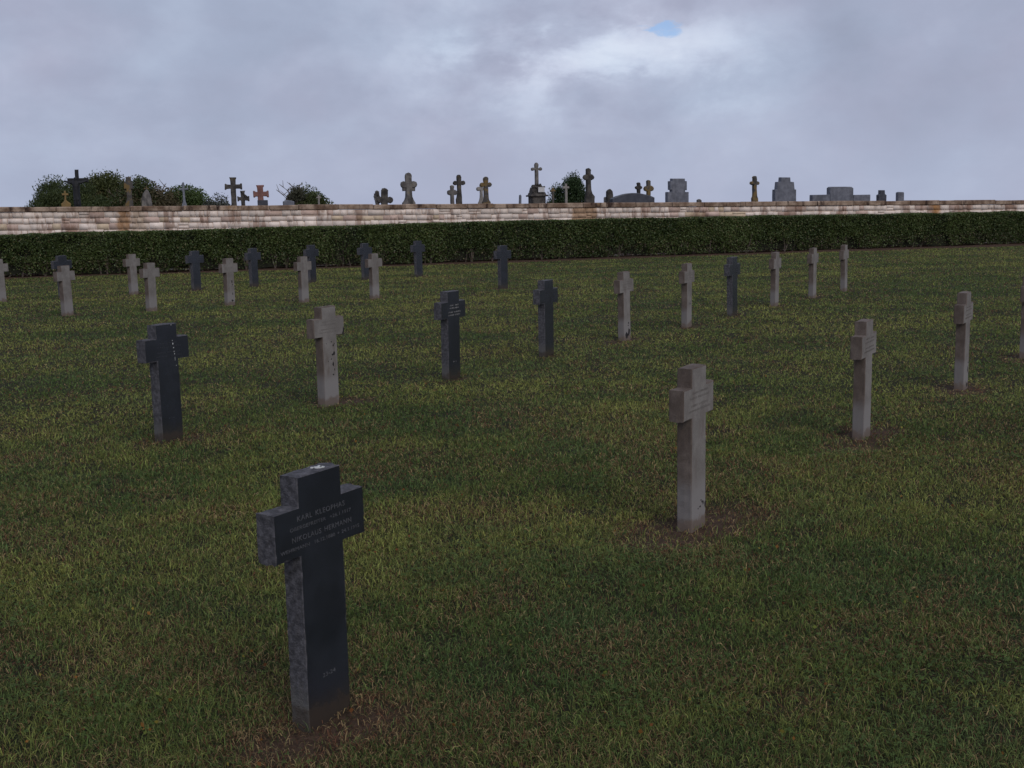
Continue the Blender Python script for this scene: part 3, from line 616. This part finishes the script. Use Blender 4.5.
tomb_cross('slim pale cross before the middle of the dark conifer', M['palecross'], 2.4, 183.8, (562.6, 569, 186.6, 188.6), (565, 567, 184, 206), 'plain', .1)
tomb_cross('tall ochre topped cross on a broad tapering base right of the conifer', OD, 2.2, 168.2, (583.1, 593.5, 174.6, 180), (586.4, 590.2, 168, 206), 'knob', .17, flare=(196, (585.2, 594.0)))
profile_tomb('headstone', 'narrow round topped dark stone at the left of the curved slab', 'headstone', OD, 2.6, 609.5, [(606.6, 208), (612.6, 208), (612.6, 195), (611.8, 191.2), (609.8, 189), (607.6, 190), (606.6, 191.6)], .16)
profile_tomb('headstone', 'tiny pale stone left of the narrow round topped stone', 'headstone', M['palecross'], 2.8, 605, [(604.2, 208), (606, 208), (606, 197.6), (605.1, 196.8), (604.2, 197.6)], .12)
arc = [(611+42*k/14, 199-5.9*math.sin(math.pi*(k/14*.86+.09))**1.0 if 0 < k < 14 else 199) for k in range(15)]
profile_tomb('headstone', 'wide dark grey tomb slab with a low curved top', 'headstone', M['granite_dark'], 1.6, 632, [(611, 208), (653, 208)]+[(653, 197.6)]+[(611+42*k/14, 200.2-7.2*math.sin(math.pi*(.08+.80*k/14))) for k in range(13, 0, -1)]+[(611, 199)], .3)
tomb_cross('small dark cross behind the curved slab, left of a larger one', OD, 4.0, 182.4, (635.2, 641.8, 186, 189.4), (637.2, 639.9, 182, 206), 'knob', .14)
tomb_cross('ochre lichened cross behind the right end of the curved slab', M['ochre'], 3.4, 180.1, (644, 653.2, 186, 191.2), (647, 650, 180, 206), 'knob', .16, pm=OD)
profile_tomb('headstone', 'big pale grey headstone with a wide stepped top and low side wings', 'headstone', M['granite'], 2.0, 677, [(666.2, 208), (687.6, 208), (687.6, 192), (684, 192), (684, 190.2), (685.8, 190.2), (685.8, 181.2), (683.8, 181), (683.8, 178.6), (671, 178.6), (671, 181), (668.8, 181.2), (668.8, 189.8), (670.6, 190), (670.6, 192), (666.2, 192)], .22)
profile_tomb('headstone', 'tiny rounded stone tip just right of the big pale headstone', 'headstone', OS, 2.4, 699, [(696.8, 208), (701, 208), (701, 200.4), (699.2, 199), (697.2, 200)], .15)
tomb_cross('ochre and grey stone cross standing alone at the right', M['ochre'], 2.0, 176.2, (750.2, 758.7, 181.4, 184.8), (752.9, 756, 176, 206), 'knob', .15, flare=(198, (752, 757.4)), pm=OS)
profile_tomb('headstone', 'grey headstone stepped in three tiers with a brown streak', 'headstone', M['granite'], 2.0, 784, [(773.4, 208), (795, 208), (794.6, 189.6), (793, 189.4), (792.4, 182), (789, 181.8), (788.8, 177.4), (780, 177.4), (779.6, 181.8), (776.4, 182), (775.8, 189.4), (773.8, 189.6)], .24)
t_, q = profile_tomb('headstone', 'wide grey tomb with a tall centre block and two low wings', 'headstone', M['granite'], 1.8, 840, [(828.4, 208), (851.8, 208), (851.6, 188.2), (849.6, 186.8), (829.8, 186.8), (828.4, 188.2)], .26, part='centre_block')
for x0, x1 in ((810.8, 828.2), (852.0, 868.8)):
    _, e = rel(840, 1.8, [(x0, 194.9), (x1, 204)]); bm = bmesh.new(); box(bm, e[0][0], e[1][0], -.11, .11, -.05, e[0][1], .01); link('wing', bm_mesh('wing', bm), M['granite'], t_)
profile_tomb('headstone', 'small dark shouldered headstone right of the wide grey tomb', 'headstone', M['granite_dark'], 1.6, 881.2, [(877.2, 208), (885.6, 208), (885.4, 195.2), (883.9, 194), (883.7, 190.2), (879.3, 190.2), (879.1, 194), (877.4, 195.2)], .16)
profile_tomb('headstone', 'rightmost small plain headstone with rounded corners', 'headstone', M['granite'], 1.8, 900, [(896.9, 208), (903, 208), (903, 192.8), (902.2, 192), (897.6, 192), (896.9, 192.8)], .16)

# ------------------------------------------------------------------ bushes and trees beyond the cemetery
def bush(name, lab, cx, top, off, wpx, cols, n, leafs=.16, cat='bush', lobes=9, bare_twigs=0, sq=1.0, seed=0, spiky=0, sparse=1.0, lean=0):
    """crown from leaf clumps on limbs; size from its width and top in the photograph at its distance"""
    rr = np.random.default_rng(seed+100); r2 = random.Random(seed)
    p, t = tplane(cx, top, off); q, _ = tplane(cx+wpx/2, top, off); rad = (q-p).length; base = Vector((p.x, p.y, float(gz(p.x, p.y)))); H = p.z-base.z
    t_ = empty(name, base, HANG, label=lab, cat=cat)
    bm = bmesh.new(); lim = []
    zc = H*.50
    tube(bm, [(0, 0, -.1), (.04, .02, H*.2), (0, 0, H*.45)], [.16, .13, .09], 8)
    cen = []; zb = H*.18
    for k in range(lobes*6):
        while True:
            v3 = Vector((r2.uniform(-1, 1), r2.uniform(-1, 1), r2.uniform(0, 1)))
            if .12 < v3.length < 1: break
        v3 *= .86*(.55+.45*r2.random())/max(v3.length, .5) if v3.length < .5 else .9
        cen.append((rad*v3.x+lean*(zb+(H-zb)*v3.z), rad*.8*v3.y, zb+(H-zb)*v3.z))
    for (x_, y_, z_) in cen[:14]: tube(bm, [(0, 0, H*.3), (x_*.5, y_*.5, (H*.35+z_)/2), (x_, y_, z_)], [.06, .035, .012], 5, False)
    link('trunk', bm_mesh('trunk', bm), M['bark'], t_)
    cen = np.array(cen); ci = rr.integers(0, len(cen), n); cr = (rad*H*.8)**.5*(.22+.16*rr.random(len(cen)))*sparse
    d = rr.normal(size=(n, 3)); d /= np.linalg.norm(d, axis=1)[:, None]
    rad_ = rr.random(n)**(1/2.2)*(1+.2*(rr.random(n) < .10)*rr.random(n))
    P = cen[ci]+d*(rad_*cr[ci])[:, None]*np.array((1, 1, .85))
    env = np.sqrt((P[:, 0]-lean*P[:, 2])**2/rad**2+P[:, 1]**2/rad**2+np.clip((P[:, 2]-zb)/(H-zb), 0, None)**2)
    k = (env < .98+.10*rr.random(n)**2+.10*(fbm(P[:, 0]*2, P[:, 2]*2, .8, seed, 3)-.5)) & (P[:, 2] > .05); P = P[k]; ci = ci[k]
    tone = rr.random(len(cen))[ci]*.6+.4*rr.random(len(P)); c0, c1 = np.array(cols[0]), np.array(cols[1]); cl = c0+(c1-c0)*tone[:, None]
    if len(cols) > 2:
        w_ = (rr.random(len(cen))[ci] < .35) & (P[:, 2] > zb); cl[w_] = np.array(cols[2])*rr.uniform(.7, 1.2, (w_.sum(), 1))
    Q = leaves(P, leafs, .5 if not spiky else .3, .35 if not spiky else 1.2)
    link('crown', quad_cloud('crown', Q, cl), M['tree'], t_)
    if bare_twigs:
        bm = bmesh.new()
        for k in range(bare_twigs):
            a = r2.uniform(-.7, .7); x0 = rad*a; z0 = H*.86*math.sqrt(max(.1, 1-a*a*.5)); L = r2.uniform(.5, 1.1)*H*.28
            pts = [(x0, 0, z0-.6)]; dx, dz = r2.uniform(-.3, .3), 1.
            for s2 in range(5):
                pts.append((pts[-1][0]+dx*L/4, pts[-1][1]+r2.uniform(-.1, .1), pts[-1][2]+dz*L/4)); dx += r2.uniform(-.25, .35); dz -= .12
            tube(bm, pts, [.035, .03, .024, .02, .016, .01], 5, False)
            for s2 in (2, 3, 4):
                b_ = pts[s2]; tube(bm, [b_, (b_[0]+r2.uniform(-.3, .3), b_[1], b_[2]+r2.uniform(.1, .3))], [.018, .008], 4, False)
        link('dead_twigs', bm_mesh('dead_twigs', bm), M['twig'], t_)
    return t_
G_D, G_M, G_B = (.034, .050, .016), (.088, .106, .032), (.105, .090, .036)
bush('bush', 'big round dark green bush behind the iron crucifix at the far left', 66, 172.0, 12, 104, (G_D, G_M), 150000, .10, seed=1, spiky=1, lobes=14)
bush('tree', 'olive brown topped tree directly right of the big round bush', 104, 172.3, 15, 100, (G_D, (.095, .105, .034), G_B), 130000, .095, 'tree', seed=2, lobes=12)
bush('tree', 'dark tree with dead twigs curling from its top behind the pointed stone', 143, 175.5, 13, 98, (G_D, (.08, .10, .032), (.10, .08, .04)), 130000, .095, 'tree', bare_twigs=9, seed=3, lobes=12)
bush('bush', 'low bright green bush behind the slim metal cross', 186, 184.5, 14, 84, (G_D, (.11, .16, .042)), 80000, .09, seed=4, lobes=10)
bush('bush', 'sparse greyish bush fading out left of the splayed cross', 216, 190, 13, 46, ((.06, .065, .05), (.13, .135, .11)), 12000, .085, seed=5, sparse=.9)
bush('bush', 'round lone bush with bare twigs at its left top', 308, 182, 13, 66, ((.046, .058, .02), (.095, .115, .038)), 100000, .09, bare_twigs=0, seed=6, lobes=12)
bush('bush', 'thin twiggy shrub leaning on the left of the lone round bush', 297, 177, 12.5, 36, ((.05, .05, .03), (.10, .10, .06)), 13000, .08, bare_twigs=7, seed=7, sparse=.8)
bush('conifer', 'dark evergreen conifer behind the slim crosses, taller of its two peaks', 573, 170.0, 5, 34, ((.02, .04, .016), (.055, .085, .03)), 40000, .08, 'conifer', seed=8, lobes=10, spiky=1)
bush('conifer', 'smaller dark evergreen joined to the left of the tall conifer', 557, 176.5, 5.5, 26, ((.02, .04, .016), (.058, .088, .032)), 26000, .08, 'conifer', seed=9, lobes=8, spiky=1)
bush('plant', 'tiny green plant tip over the wall at the far right edge', 1022.5, 196.8, 1.8, 5, ((.03, .07, .03), (.06, .12, .05)), 500, .1, 'plant', seed=10, lobes=4)

# ------------------------------------------------------------------ lawn
def blades(n, d0, d1, pw):
    # distance law: density falls as d**-pw
    u = rng.random(n); e = 2-pw
    d = (d0**e+u*(d1**e-d0**e))**(1/e)
    a = rng.uniform(-.60, .60, n); x = d*np.sin(a); y = d*np.cos(a)
    side = rng.uniform(-1.1, 1.1, n); x = x+side
    return x, y, d
def lawn(N1, d0, d1, pw, near):
    x, y, d = blades(N1, d0, d1, pw)
    mixd = np.clip((d-7.5)/3, 0, 1); k0 = rng.random(N1) < (1-mixd if near else mixd); x, y, d = x[k0], y[k0], d[k0]; N1 = len(x)
    b = bare(x, y); ok = (hoff(x, y) < .0) & (rng.random(N1) > np.where(hoff(x, y) > -2.2, b*1.15, b*.86)-.02)
    dens = fbm(x, y, .22, 41, 3); ok &= rng.random(N1) < np.clip(.6+2.0*(dens-.28), .45, 1)
    x, y, d, b = x[ok], y[ok], d[ok], b[ok]; n = len(x)
    far = np.clip(d/4.0, .8, None)
    tuft = fbm(x, y, .45, 51, 3)
    h = (.022+.024*rng.random(n)**2)*(.7+.6*tuft)*(1+.015*(far-1))
    wd = .0021*(.6+.8*rng.random(n))*far**.82
    phi = rng.uniform(0, 2*np.pi, n)+.0; lean = np.abs(rng.normal(1.02, .42, n)).clip(0, 1.55)
    straw_p = .17+.45*np.clip((fbm(x, y, .5, 61, 4)-.46)*3.2, 0, .6)+.35*np.clip(b*2, 0, 1)
    straw = rng.random(n) < straw_p
    lean = np.where(straw, lean+.35, lean).clip(0, 1.6)
    dx, dy = np.cos(phi), np.sin(phi); tw = rng.normal(0, .6, n); px, py = -dy, dx
    px, py = px*np.cos(tw)-py*np.sin(tw), px*np.sin(tw)+py*np.cos(tw)
    z0 = gz(x, y)-.006+.010*rng.random(n)
    r0 = np.stack([x, y, z0], 1); pv = np.stack([px, py, rng.normal(0, .3, n)], 1)*wd[:, None]
    if near:
        l1, l2 = lean*.5, lean*1.3
        m1 = np.stack([x+dx*np.sin(l1)*h*.55, y+dy*np.sin(l1)*h*.55, z0+np.cos(l1)*h*.55], 1)
        tp = m1+np.stack([dx*np.sin(l2)*h*.6, dy*np.sin(l2)*h*.6, np.maximum(np.cos(l2), -.3)*h*.6], 1)
        V = np.stack([r0-pv*.4, r0+pv*.4, m1+pv*.5, m1-pv*.5, tp], 1).reshape(-1, 3); k5 = 5
        i5 = np.arange(n)*5; loops = np.stack([i5, i5+1, i5+2, i5+3, i5+3, i5+2, i5+4], 1).ravel()
        to = np.tile([4, 3], n)
    else:
        tp = r0+np.stack([dx*np.sin(lean)*h, dy*np.sin(lean)*h, np.maximum(np.cos(lean), .05)*h], 1)
        V = np.stack([r0-pv*.85, r0+pv*.85, tp], 1).reshape(-1, 3); k5 = 3
        loops = np.arange(3*n); to = np.full(n, 3)
    hue = fbm(x, y, 1.4, 71, 4)[:, None]; hue2 = fbm(x, y, .25, 81, 3)[:, None]; hue3 = fbm(x, y, .6, 95, 3)[:, None]
    band = (.5+.5*np.sin((x*HN[0]+y*HN[1])*2*np.pi/2.6+2.2*fbm(x, y, 4, 7, 2)))[:, None]   # faint mowing lanes along the wall
    k = np.clip((hue-.5)*2.4+.48+(hue2-.5)*1.1+rng.normal(0, .25, (n, 1))+.50*(band-.5), 0, 1)
    gA, gB, gC = np.array((.098, .143, .040)), np.array((.250, .262, .070)), np.array((.085, .140, .056))
    cl = gA+(gB-gA)*k
    cl = cl+(gC-cl)*np.clip((hue3-.5)*2+rng.normal(0, .25, (n, 1)), 0, .55)
    cl = cl*np.exp(rng.normal(-.06, .46, (n, 1)).clip(-1.3, .55) if near else rng.normal(.06, .34, (n, 1)).clip(-1, .55))  # far blades tinted lighter than near ones, lifting the distant lawn's brightness by colour
    sc = np.array((.43, .31, .15)); cl[straw] = sc*rng.uniform(.35, 1.15, (straw.sum(), 1))
    br = straw & (rng.random(n) < .46); cl[br] = np.array((.185, .088, .048))*rng.uniform(.6, 1.3, (br.sum(), 1))
    return V, loops, to, np.repeat(cl, k5, 0)
La = lawn(760000, 2.2, 10.5, 1.45, True); Lb = lawn(1150000, 7.5, 42, 1.5, False)
tot = np.concatenate([La[2], Lb[2]]); st = np.concatenate([[0], np.cumsum(tot)[:-1]])
tag(link('grass', np_mesh('grass', np.concatenate([La[0], Lb[0]]), np.concatenate([La[1], Lb[1]+len(La[0])]), st, tot, np.concatenate([La[3], Lb[3]])), M['grass']), 'mown autumn lawn with straw coloured patches between the crosses', 'grass', kind='stuff')
# clover and daisies' leaves in patches
n = 90000; x, y, d = blades(n, 2.3, 12, 1.5); pa = fbm(x, y, .7, 91, 3)
ok = (rng.random(n) < np.clip((pa-.52)*4, 0.02, .7)) & (rng.random(n) > bare(x, y)*1.1); x, y, d = x[ok], y[ok], d[ok]; n = len(x)
P = np.stack([x, y, gz(x, y)+.016+.026*rng.random(n)], 1)
u = rng.normal(0, .30, (n, 3)); u[:, 2] = 1; u /= np.linalg.norm(u, axis=1)[:, None]
e1 = np.cross(u, rng.normal(size=(n, 3))); e1 /= np.linalg.norm(e1, axis=1)[:, None]; e2 = np.cross(u, e1); L = (.0062*(.6+.8*rng.random(n))*np.clip(d/4, 1, None)**.5)[:, None]
qs = []; cs = []
base = np.array((.085, .128, .036))*rng.uniform(.7, 1.25, (n, 1))
for k3 in range(3):
    a = 2*np.pi*k3/3; dr = e1*math.cos(a)+e2*math.sin(a); sd = -e1*math.sin(a)+e2*math.cos(a); cen = P+dr*L*.62
    qs.append(np.stack([P+dr*L*.05, cen+sd*L*.55, cen+dr*L*.62-u*.001, cen-sd*L*.55], 1)); cs.append(base)
tag(link('clover', quad_cloud('clover', np.concatenate(qs), np.concatenate(cs)), M['grass']), 'clover leaves spreading through the near lawn', 'clover', kind='stuff')
# fallen yellow and orange leaf scraps
n = 900; x, y, d = blades(n, 2.4, 14, 1.6); ok = hoff(x, y) < -1; x, y = x[ok], y[ok]; n = len(x)
P = np.stack([x, y, gz(x, y)+.026+.014*rng.random(n)], 1); pal = np.array([(.30, .24, .05), (.30, .14, .04), (.22, .09, .035), (.16, .19, .04)])
lv = leaves(P, .016, .75, 0.0); tag(link('fallen_leaves', quad_cloud('fallen_leaves', lv, pal[rng.integers(0, 4, n)]*rng.uniform(.6, 1.1, (n, 1))), M['grass']), 'small yellow and orange leaf scraps scattered in the grass', 'fallen leaves', kind='stuff')
